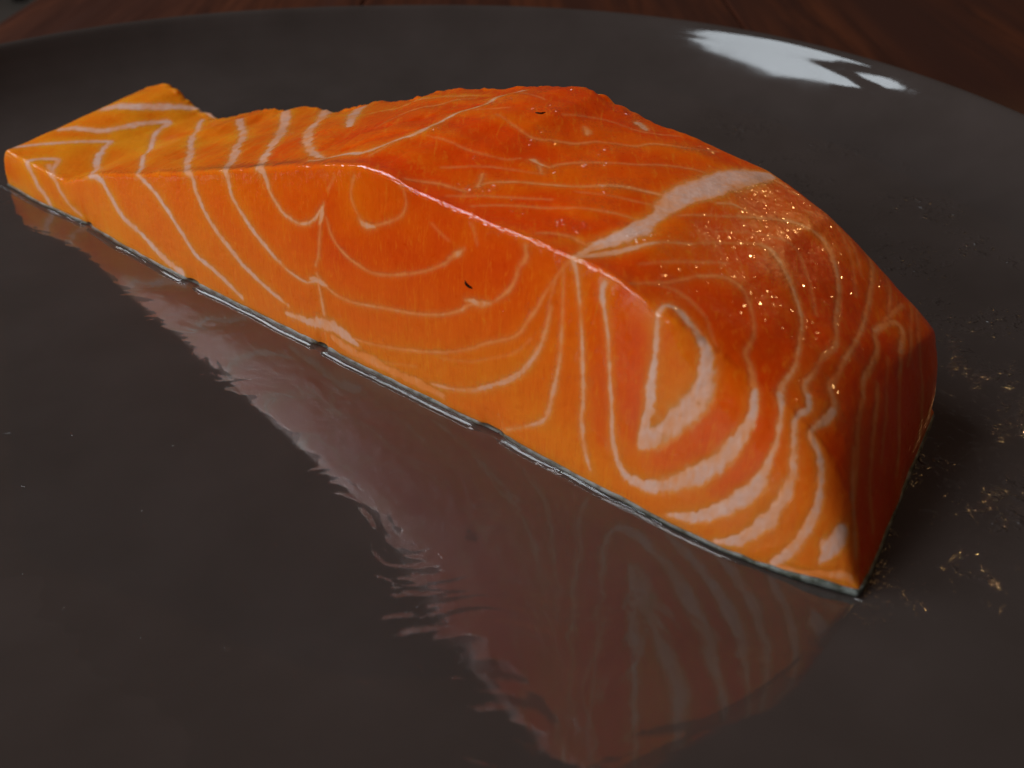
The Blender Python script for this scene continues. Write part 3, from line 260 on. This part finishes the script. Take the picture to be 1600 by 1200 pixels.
# ------------------------------------------------------------------ materials
def flesh_material(name, sss):
    M = N(name); co = M.coord((1,1,1))
    f = M.n('ShaderNodeAttribute', attribute_name='fat').outputs['Fac']
    t = M.n('ShaderNodeAttribute', attribute_name='tone').outputs['Fac']
    pale = M.n('ShaderNodeAttribute', attribute_name='pale').outputs['Fac']
    n1 = M.noise(co, 900, 4, .6); n2 = M.noise(M.coord((1,1,.25)), 1500, 3, .6)
    tt = M.mul(t, M.ramp(n1, .3, .7, -.07, .07), 'ADD')
    base = M.mix(M.ramp(tt, 0, 1), (.84, .066, .0006), (.99, .162, .0012))
    base = M.mix(pale, base, (.97, .290, .008))
    rosy = M.n('ShaderNodeAttribute', attribute_name='rosy').outputs['Fac']
    base = M.mix(M.mul(rosy, .55), base, (.97, .215, .026))
    s1 = M.noise(M.coord((1, 1, .14), (0, .3, 0)), 1500, 3, .65, 1.5)
    s2 = M.noise(M.coord((1, .16, 1), (0, 0, -.9)), 1100, 3, .65, 1.0)
    nz = M.n('ShaderNodeSeparateXYZ', {0: M.n('ShaderNodeNewGeometry').outputs['Normal']}).outputs[2]
    up = M.ramp(nz, .35, .65)
    st = M.n('ShaderNodeMix', {0: up, 2: s1, 3: s2}).outputs[0]
    base = M.mix(M.mul(M.ramp(st, .54, .72), .30), base, (.98, .34, .02))
    base = M.mix(M.mul(M.ramp(st, .46, .30), .22), base, (.70, .055, .0005))
    fatc = M.mix(M.ramp(n1, .35, .7), (.86, .53, .41), (.82, .44, .31))
    mid = M.mix(M.ramp(f, .02, .55), base, (.93, .32, .085))
    col = M.mix(M.ramp(f, .38, .98), mid, fatc)
    M.set(Base_Color=col, IOR=1.38, Specular_IOR_Level=.14)
    wt = M.n('ShaderNodeAttribute', attribute_name='wet').outputs['Fac']
    gr = M.n('ShaderNodeAttribute', attribute_name='grain').outputs['Fac']
    M.set(Roughness=M.mul(M.ramp(n1, .3, .7, .26, .38), M.ramp(wt, 0, 1, 1, .5)))
    if sss:
        M.set(Subsurface_Weight=.5, Subsurface_Scale=.0045); M.p.inputs['Subsurface Radius'].default_value = (1, .20, .04)
    b0 = M.bump(M.noise(co, 1100, 2, .5), .6, .00004)
    b2 = M.bump(st, .7, .00005, b0)
    M.link(b2, M.p.inputs['Normal'])
    # a wet film over it, finely beaded where the light breaks into sparks
    patch = M.ramp(M.noise(co, 190, 3, .6), .42, .60, .1, 1)
    rg = M.bump(M.mul(M.noise(co, 1300, 3, .6), wt), .8, .00010, b0)
    # minute grains of wet tissue: each a tiny facet that leans its own way
    vc = M.n('ShaderNodeTexVoronoi', {'Vector': co, 'Scale': 3300.0}).outputs['Color']
    inb = M.mul(gr, patch)
    off = M.n('ShaderNodeVectorMath', {0: vc, 1: (.5, .5, .5)}, operation='SUBTRACT').outputs[0]
    amt = M.mul(M.mul(inb, M.ramp(wt, 0, .3, 1, 0)), 1.35)
    off = M.n('ShaderNodeVectorMath', {0: off, 'Scale': amt}, operation='SCALE').outputs[0]
    cb = M.n('ShaderNodeVectorMath', {0: off, 1: rg}, operation='ADD').outputs[0]
    cb = M.n('ShaderNodeVectorMath', {0: cb}, operation='NORMALIZE').outputs[0]
    M.link(cb, M.p.inputs['Coat Normal'])
    M.set(Coat_Weight=M.mul(M.ramp(wt, 0, 1, .12, 1.), M.mul(inb, .8), 'MAXIMUM'), Coat_Roughness=M.ramp(wt, 0, 1, .075, .06), Coat_IOR=1.6)
    return M.m
m_flesh = flesh_material('salmon_flesh', True)
m_fat = flesh_material('salmon_fat', False)

M = N('salmon_skin'); co = M.coord()
n1 = M.noise(co, 500, 4); n2 = M.n('ShaderNodeTexVoronoi', {'Vector': co, 'Scale': 600}).outputs[0]
M.set(Base_Color=M.mix(M.ramp(n1, .4, .62), (.06, .065, .04), (.22, .24, .22)), Metallic=.1, Roughness=.5)
M.link(M.bump(n2, .6, .0002), M.p.inputs['Normal']); m_skin = M.m

M = N('glazed_stoneware'); co = M.coord()
n1 = M.noise(co, 60, 4); n2 = M.noise(co, 9, 2)
M.set(Base_Color=M.mix(M.ramp(M.mul(n1, n2, 'ADD'), .6, 1.4), (.046, .034, .029), (.068, .051, .045)), IOR=1.5)
sm = M.noise(co, 22, 5, .7, .8)
M.set(Roughness=M.ramp(sm, .45, .75, .035, .16))
xx = M.n('ShaderNodeSeparateXYZ', {0: co}).outputs
damp = M.mul(M.mul(M.ramp(xx[0], .062, .080), M.ramp(xx[2], .004, .001)), M.ramp(M.noise(co, 85, 3, .6), .50, .60))      # beads of moisture right of the fish
bd = M.mul(M.ramp(M.noise(co, 620, 2, .6), .50, .74), damp)
b = M.bump(M.noise(co, 18, 2, .5), .35, .0010); b = M.bump(M.noise(co, 160, 2, .5), .20, .00010, b)
b = M.bump(bd, 1.0, .00026, b)
# glaze that lies under juice hardly reflects by itself: the liquid almost matches its index
fx = M.n('ShaderNodeVectorMath', {0: co, 1: (.63187, .77508, 0)}, operation='DOT_PRODUCT').outputs['Value']
wetz = M.mul(fx, M.mul(M.noise(co, 70, 4, .6), .018), 'ADD')
ax = M.n('ShaderNodeVectorMath', {0: co, 1: (.77508, -.63187, 0)}, operation='DOT_PRODUCT').outputs['Value']
in1 = M.mul(M.ramp(wetz, -0.0596, -0.0496), M.ramp(ax, 0.0818, 0.0778))
M.set(Specular_IOR_Level=M.ramp(M.mul(in1, M.ramp(fx, 0.0164, 0.0144)), 0, 1, .5, .28))
M.link(b, M.p.inputs['Normal']); m_plate = M.m

M = N('oily_juice'); T_ = M.t
gl = M.n('ShaderNodeBsdfGlossy', {'Color': (1, 1, 1, 1), "Roughness": .03})
tr = M.n('ShaderNodeBsdfTransparent', {'Color': (.97, .97, .97, 1)})
fr = M.n('ShaderNodeFresnel', {'IOR': 1.45})
co = M.coord((1, 1, 1)); hb = M.noise(M.coord((1, 1, 1), (0, 0, .5)), 58, 2, .5, 1.8)
cal = M.n('ShaderNodeAttribute', attribute_name='calm').outputs['Fac']
bb0 = M.bump(M.mul(M.noise(M.coord((1, .45, 1), (0, 0, .7)), 330, 4, .65, 1.2), cal), .6, .00003)
bb = M.bump(M.mul(hb, cal), .5, .00060, bb0); M.link(bb, gl.inputs['Normal']); M.link(bb, fr.inputs['Normal'])
bf = M.n('ShaderNodeNewGeometry').outputs['Backfacing']
fac = M.n('ShaderNodeMix', {0: bf, 2: fr.outputs[0], 3: .03}).outputs[0]      # no false total reflection from underneath
mx = M.n('ShaderNodeMixShader', {0: fac, 1: tr.outputs[0], 2: gl.outputs[0]})
M.link(mx.outputs[0], M.out.inputs[0]); m_juice = M.m
T_.nodes.remove(M.p)

def wood(name, seed):
    M = N(name); t = M.n('ShaderNodeTexCoord').outputs['Object']
    co = M.n('ShaderNodeMapping', {0: t, 'Location': (seed*.37, seed*.21, 0), 'Scale': (1, .07, 1)}).outputs[0]
    g = M.noise(co, 160, 6, .65, .4); g2 = M.noise(co, 28, 3, .5, .8)
    c = M.mix(M.ramp(g, .35, .65), (.036, .0075, .0025), (.11, .025, .006))
    c = M.mix(M.ramp(g2, .45, .7), c, (.05, .013, .006))
    M.set(Base_Color=c, Roughness=M.ramp(g, .3, .7, .38, .55), Specular_IOR_Level=.3)
    M.link(M.bump(g, .3, .0004), M.p.inputs['Normal']); return M.m
m_wood = [wood('dark_red_wood', k) for k in range(3)]
M = N('pale_floor'); co = M.coord()
M.set(Base_Color=M.mix(M.ramp(M.noise(co, 3, 4), .4, .6), (.62, .68, .65), (.72, .76, .74)), Roughness=.5); m_floor = M.m
M = N('dark_metal'); co = M.coord()
M.set(Base_Color=M.mix(M.ramp(M.noise(co, 30, 3), .4, .6), (.012, .012, .014), (.02, .02, .02)), Roughness=.4); m_dark = M.m
M = N('dark_fleck'); co = M.coord()
M.set(Base_Color=M.mix(M.ramp(M.noise(co, 3000, 3), .4, .6), (.012, .006, .003), (.03, .012, .004)), Roughness=.75, Specular_IOR_Level=.1); m_fleck = M.m

# ------------------------------------------------------------------ table, floor, chair leg
TZ = -1.0
def rbox(x0, x1, y0, y1, z0, z1, r=.15):
    V = []; F = []
    for z, s in ((z0, 0), (z1-r, 0), (z1-.3*r, .3*r), (z1, r)):
        V += [(x0+s, y0+s, z), (x1-s, y0+s, z), (x1-s, y1-s, z), (x0+s, y1-s, z)]
    for k in range(3):
        for q in range(4): F.append((4*k+q, 4*k+(q+1) % 4, 4*k+4+(q+1) % 4, 4*k+4+q))
    F += [(12, 13, 14, 15), (3, 2, 1, 0)]
    return V, F
tb = bpy.data.objects.new('wooden_table', None); C.collection.objects.link(tb)
tb.location = (0.15, 0.3, -.75); tag(tb, 'dark reddish brown wooden table under the glazed plate', 'table')
off = np.array([15., 30., -75.])
x = -18.8; k = 0; wds = [13.0, 14.2, 12.4, 13.6, 13.1, 14.0, 12.7]
for wd_ in wds:
    V, F = rbox(x, x+wd_-.06, -45, 95, TZ-2.4, TZ, .10)
    o = mesh('plank', np.array(V)-off, F, m_wood[k % 3], tb, smooth=False); x += wd_; k += 1
xr = x
for lx, ly in ((-12, -38), (xr-7, -38), (-12, 88), (xr-7, 88)):
    V, F = rbox(lx-3, lx+3, ly-3, ly+3, -75, TZ-2.42, .3)
    mesh('leg', np.array(V)-off, F, m_wood[0], tb, smooth=False)
V, F = rbox(-14, xr-5, -40, 90, TZ-7, TZ-2.45, .2)
mesh('apron', np.array(V)-off, F, m_wood[1], tb, smooth=False)
g = np.linspace(-1500, 1500, 31); gx, gy = np.meshgrid(g, g, indexing='ij')
fl = mesh('floor', np.stack([gx, gy, gx*0-75], -1).reshape(-1, 3), grid_faces(31, 31), m_floor); tag(fl, kind='structure')
cl = bpy.data.objects.new('chair', None); C.collection.objects.link(cl); cl.location = (-1.62, 3.51, -.75)
tag(cl, 'dark chair standing on the pale floor beyond the table corner', 'chair')
for lx, ly, h in ((0, 0, 44), (-38, 0, 44), (0, 40, 88), (-38, 40, 88)):
    V, F = rbox(lx-2, lx+2, ly-2, ly+2, 0, h, .3); mesh('leg', V, F, m_dark, cl, smooth=False)
V, F = rbox(-41, 3, -3, 43, 44.1, 48, .8); mesh('seat', V, F, m_dark, cl, smooth=False)
V, F = rbox(-35.9, -2.1, 38.5, 41.5, 70, 86, .6); mesh('backrest', V, F, m_dark, cl, smooth=False)

# ------------------------------------------------------------------ plate
PCX, PCY, PA, PB_, PTH, PN = -2.325, 13.448, 14.356, 16.883, .079, 2.3
O2 = np.array([-11.093, 21.167]); NY = np.array([0.63187, 0.77508])
prof = [(q, 0) for q in np.linspace(0, .72, 19)]+[ (.76, .012), (.81, .06), (.855, .16), (.895, .34), (.93, .62), (.955, .93), (.972, 1.2), (.984, 1.42), (.993, 1.57), (1.0, 1.62), (1.006, 1.60), (1.009, 1.52), (1.004, 1.38), (.985, 1.08), (.955, .62), (.91, .12), (.85, -.25), (.78, -.45), (.62, -.52), (.61, -.62), (.60, -.98), (.575, -1.0), (.565, -.95), (.56, -.55), (.3, -.5), (0, -.5)]
pr = catmull(prof, 5); pr = pr[np.r_[True, np.hypot(*np.diff(pr, axis=0).T) > 1e-6]]
th = np.linspace(0, 2*np.pi, 361)[:-1]
rr = (np.abs(np.cos(th)/PA)**PN+np.abs(np.sin(th)/PB_)**PN)**(-1/PN)
c0, s0 = math.cos(PTH), math.sin(PTH)
ux, uy = rr*np.cos(th), rr*np.sin(th); dx, dy = ux*c0-uy*s0, ux*s0+uy*c0
V = np.stack([pr[:, 0][:, None]*dx, pr[:, 0][:, None]*dy, np.broadcast_to(pr[:, 1][:, None], (len(pr), 360))], -1)
V[..., 2] += sag(V[..., 0]+PCX, V[..., 1]+PCY)
V[..., 2] += .03*np.sin(th*3+1)[None, :]*np.clip((pr[:, 0]-.9)/.1, 0, 1)[:, None]
plate = mesh('plate', V.reshape(-1, 3), grid_faces(len(pr), 360, True), m_plate)
plate.location = (PCX*S, PCY*S, 0)
tag(plate, 'large glossy dark brown glazed plate with a raised rim, holding the salmon', 'plate')
bpy.context.view_layer.update()

# ------------------------------------------------------------------ salmon fillet
fil = bpy.data.objects.new('salmon_fillet', None); C.collection.objects.link(fil)
fc = np.array([O2[0]+EX[0]*10+NY[0]*2, O2[1]+EX[1]*10+NY[1]*2, 0]); fil.location = fc*S
tag(fil, 'thick raw orange salmon fillet with pale fat lines lying skin down on the plate', 'salmon fillet')
pale = np.clip((.50-T)/.45, 0, 1)*.75+.0*W0[..., 0]
low = np.clip(1-(W0[..., 2])/1.6, 0, 1)*np.clip((NF-jI)/10, 0, 1)*.30
pale = np.clip(pale*(.8+.4*nz3)+low*(T > .2)+1.1*hal*(1-fat), 0, 1)
rt_ = ontop*np.clip((T-.42)/.15, 0, 1)
low2 = np.clip(1-W0[..., 2]/2.2, 0, 1)*np.clip((NF-jI)/20, 0, 1)*np.clip((T-.15)/.2, 0, 1)
tone = np.clip(tone+.45*bands*rt_-.30*rt_-.45*deep, 0, 1)
pale = np.clip(pale+.6*light-.7*deep, 0, 1)
grain = np.clip(ontop*np.clip((T-.50)/.15, 0, 1)*np.clip((.97-T)/.05, 0, 1)*(.35+.9*np.clip(nz3+.2, 0, 1))+.03+.12*leftop, 0, 1)
wet = np.clip(np.exp(-((jI-NF)/12.)**2)*1.4*np.clip((.85-T)/.03, 0, 1)*np.clip(.25+(T-.30)/.2, .25, 1), 0, 1)
at = dict(rosy=low2.ravel(), wet=wet.ravel(), fat=fat.ravel(), tone=tone.ravel(), pale=pale.ravel(), grain=grain.ravel())
fl_o = mesh('flesh', W1.reshape(-1, 3)-fc, grid_faces(NT, NV, True), m_flesh, fil, attrs=at)
NR1 = normals(W1)
for q, (nm, i0, i1, j0, j1, b) in enumerate(lines):
    if b.max() < .3: continue
    on = b > .30*b.max()
    qf = on[:-1, :-1] & on[1:, :-1] & on[1:, 1:] & on[:-1, 1:]
    if qf.sum() < 12: continue
    ni, nj = b.shape; idx = np.arange(ni*nj).reshape(ni, nj)
    F = np.stack([idx[:-1, :-1], idx[1:, :-1], idx[1:, 1:], idx[:-1, 1:]], -1)[qf]
    used, inv = np.unique(F, return_inverse=True); F = inv.reshape(-1, 4)
    gsub = fat[i0:i1, j0:j1]
    hgt = .010*(b-.55*b.max())+.0004*(q % 5)
    Vv = (W1[i0:i1, j0:j1]+NR1[i0:i1, j0:j1]*hgt[..., None]).reshape(-1, 3)[used]-fc
    A_ = {k2: a2.reshape(NT, NV)[i0:i1, j0:j1].ravel()[used] for k2, a2 in at.items()}
    mesh(nm, Vv, F, m_fat, fil, attrs=A_)
# skin under the flesh
fr_b = PL[:, 0, :2]; rt = PL[-1, NF:NF+NW:8, :2]; bk = PL[::-1, -1, :2][::6]; lf = PL[0, NF:NF+NW:8, :2][::-1]
loop = np.concatenate([fr_b, rt, bk, lf]); nl = len(loop)
d = np.hypot(*np.diff(np.vstack([loop, loop[:1]]), axis=0).T); s_ = np.r_[0, np.cumsum(d)]
u_ = np.linspace(0, s_[-1], 1801)[:-1]
lp = np.stack([np.interp(u_, s_, np.r_[loop[:, q], loop[0, q]]) for q in (0, 1)], -1)
tan = np.roll(lp, -2, 0)-np.roll(lp, 2, 0); tan /= np.linalg.norm(tan, axis=1, keepdims=True)+1e-9
outn = np.stack([tan[:, 1], -tan[:, 0]], -1)
p3 = np.stack([lp[:, 0], lp[:, 1], 0*lp[:, 0]], -1)
isf = lp[:, 1] < .3
nt_ = np.where(isf, notch(lp[:, 0]), 0)
hs = (.062+.028*vnoise(p3, 1.3, 11)+.014*vnoise(p3, 5, 12)+.05*np.exp(-((lp[:, 0]-19.3)/.5)**2)*isf)*(1-.85*nt_)
rings = []
for o_, z_ in ((-.10, .004), (.0, .004), (.028, .3), (.03, .7), (.018, 1.0), (-.05, 1.05), (-.3, 1.0)):
    q = lp+outn*(o_*(1-.0*nt_)-.06*nt_*(z_ > .1))[:, None]
    z = z_*hs if z_ > .05 else np.full(len(lp), z_)
    rings.append(np.concatenate([O2+q[:, :1]*EX+q[:, 1:]*NY, z[:, None]], 1))
R = np.stack(rings); R[..., 2] += sag(R[..., 0], R[..., 1])
mesh('skin', R.reshape(-1, 3)-fc, grid_faces(R.shape[0], R.shape[1], True), m_skin, fil)

# ------------------------------------------------------------------ juice film with a meniscus against the skin
na, nd = 1100, 90
aa = np.linspace(-.15, 19.75, na); bw = np.array(BASEW); wbase = smooth1(np.interp(aa, bw[:, 0], bw[:, 1]), 8)
pa = np.stack([aa, 0*aa, 0*aa], -1)
ext = np.interp(pa[:, 0], [0, 4, 11], [2.3, 3.4, 6.0])+.9*vnoise(pa, .45, 21)+.35*vnoise(pa, 1.7, 22)+.1*vnoise(pa, 6, 23)
ext *= np.clip(np.minimum(aa+.15, 19.75-aa)/1.2, .12, 1)**.6
dd = np.r_[np.linspace(0, .22, 42), .22+np.linspace(0, 1, nd-41)[1:]**1.3]
D = np.where(dd[None, :] <= .22, dd[None, :], .22+(dd[None, :]-.22)*ext[:, None])
men = (.070+.014*vnoise(pa, 1.4, 24)+.004*vnoise(pa, 7, 25))*(1-.85*np.exp(-((aa-18.85)/.28)**4))*(1-.9*notch(aa))
sc = .050+.012*vnoise(pa, 1.1, 27)
edge = np.clip((D.max(1)[:, None]-D)/.55, 0, 1)
bead = .145+.02*vnoise(pa, 1.6, 26)+.004*vnoise(pa, 7, 28)
XY = O2+(np.broadcast_to(aa[:, None], D.shape)[..., None])*EX+(wbase[:, None]-D)[..., None]*NY
h = sag(XY[..., 0], XY[..., 1])+.0045+.006*edge*edge*(3-2*edge)+men[:, None]*np.clip(1-(D/bead[:, None])**2, 0, 1)**.5
wv = wbase[:, None]-.022+.05*notch(aa)[:, None]-D
V = np.concatenate([O2+(np.broadcast_to(aa[:, None], D.shape)[..., None])*EX+wv[..., None]*NY, h[..., None]], -1)
jf = mesh('juice_film', V.reshape(-1, 3), grid_faces(na, nd)[:, ::-1], m_juice, attrs={'calm': np.clip((D-.18)/.4, 0, 1).ravel()})
tag(jf, 'thin clear film of fish juice on the plate along the front of the salmon', 'juice', kind='stuff')

# ------------------------------------------------------------------ grease droplets and dried specks on the glaze
DROPS = json.loads('''{"right": [[7.11, 12.48, 0.433, 1.041, 70, 0.01], [6.66, 10.84, 0.35, 0.711, 60, 0.009], [5.85, 10.06, 0.501, 0.645, 40, 0.009], [6.21, 9.69, 0.286, 0.489, 40, 0.01], [5.8, 11.7, 0.23, 0.464, 12, 0.008], [4.14, 8.34, 0.224, 0.221, 50, 0.007], [4.55, 9.07, 0.141, 0.166, 10, 0.008], [7.34, 12.32, 0.095, 0.413, 10, 0.016], [7.59, 13.34, 0.06, 0.555, 7, 0.016], [4.95, 8.85, 0.093, 0.064, 6, 0.02], [5.82, 12.65, 0.291, 1.06, 25, 0.008], [6.26, 11.7, 0.46, 0.952, 40, 0.008]], "streak": [[6.843, 12.272, 7.008, 12.256, 0.012], [7.214, 12.321, 7.492, 12.467, 0.013], [6.924, 11.818, 7.066, 11.803, 0.01], [4.879, 8.925, 5.023, 8.797, 0.016], [6.534, 11.156, 6.689, 11.142, 0.01], [6.266, 9.276, 6.395, 9.242, 0.012]]}''')
rng = np.random.default_rng(4)
def dome(cx, cy, r, h, el=1., ang=0.):
    P_ = []; K = 8
    for z, q in ((0, 1.), (.55, .86), (.88, .5), (1, .12)):
        a_ = np.arange(K)/K*2*np.pi
        x_ = np.cos(a_)*r*q*el; y_ = np.sin(a_)*r*q
        P_.append(np.stack([cx+x_*math.cos(ang)-y_*math.sin(ang), cy+x_*math.sin(ang)+y_*math.cos(ang), np.full(K, z*h+.003)], -1))
    P_ = np.concatenate(P_); P_[:, 2] += sag(P_[:, 0], P_[:, 1]); return P_, grid_faces(4, K, True)[:, ::-1]
def drops(name, items, label, cat):
    Vs, Fs, o_ = [], [], 0
    for it in items:
        v, f = dome(*it); Vs.append(v); Fs.append(f+o_); o_ += len(v)
    ob = mesh(name, np.concatenate(Vs), np.concatenate(Fs), m_juice); tag(ob, label, cat, kind='stuff'); return ob
items = []
for cx, cy, sx, sy, n, r in DROPS['right']:
    for _ in range(int(n*1.7)):
        rad = 1.7*r*rng.lognormal(0, .45)
        items.append((cx+rng.normal()*sx, cy+rng.normal()*sy, rad, rad*rng.uniform(.07, .16), rng.uniform(1, 3.0), rng.uniform(0, 3.1)))
for x0, y0, x1, y1, r in DROPS['streak']:
    items.append(((x0+x1)/2, (y0+y1)/2, r*1.6, r*.28, math.hypot(x1-x0, y1-y0)/2/r, math.atan2(y1-y0, x1-x0)))
drops('grease_droplets', items, 'tiny golden grease droplets scattered on the plate right of the salmon', 'droplets')
items = []
for _ in range(170):
    x_, y_ = rng.uniform(-7.5, 1), rng.uniform(7.0, 12.5)
    if (np.array([x_, y_])-O2)@NY > -2.2: continue
    r = .0065*rng.lognormal(0, .4); items.append((x_, y_, r, r*.6, rng.uniform(1, 9), rng.uniform(0, 3.1)))
drops('water_specks', items, 'fine dried specks and scratches on the glaze in front of the salmon', 'specks')
# ------------------------------------------------------------------ two dark flecks on the fillet
FL = json.loads('''[[766, 334, 0.7, "small dark brown fleck on the top face of the salmon"], [821, 130, -0.4, "small dark brown fleck on the front cut face of the salmon"]]''')
for k, (i, j, ang, lab) in enumerate(FL):
    p = W1[int(i), int(j)]; nn = NR1[int(i), int(j)]; t1 = W1[int(i)+6, int(j)]-p; t1 /= np.linalg.norm(t1); t2 = np.cross(nn, t1)
    K = 10; a_ = np.arange(K)/K*2*np.pi; V = []
    for z, q in ((-.008, 1.), (.006, .9), (.012, .45)):
        x_ = np.cos(a_)*.085*q*(1+.25*np.sin(3*a_+k)); y_ = np.sin(a_)*.034*q*(1+.3*np.cos(2*a_))+.02*np.cos(a_)**2
        xx = x_*math.cos(ang)-y_*math.sin(ang); yy = x_*math.sin(ang)+y_*math.cos(ang)
        V.append(xx[:, None]*t1+yy[:, None]*t2+z*nn)
    V = np.concatenate(V); F = grid_faces(3, K, True)
    cap = np.array([[20, 21, 28, 29], [21, 22, 27, 28], [22, 23, 26, 27], [23, 24, 25, 26]])
    o = mesh('dark_fleck', V, np.concatenate([F, cap]), m_fleck); o.location = p*S
    tag(o, lab, 'fleck', group='dark flecks on the salmon')
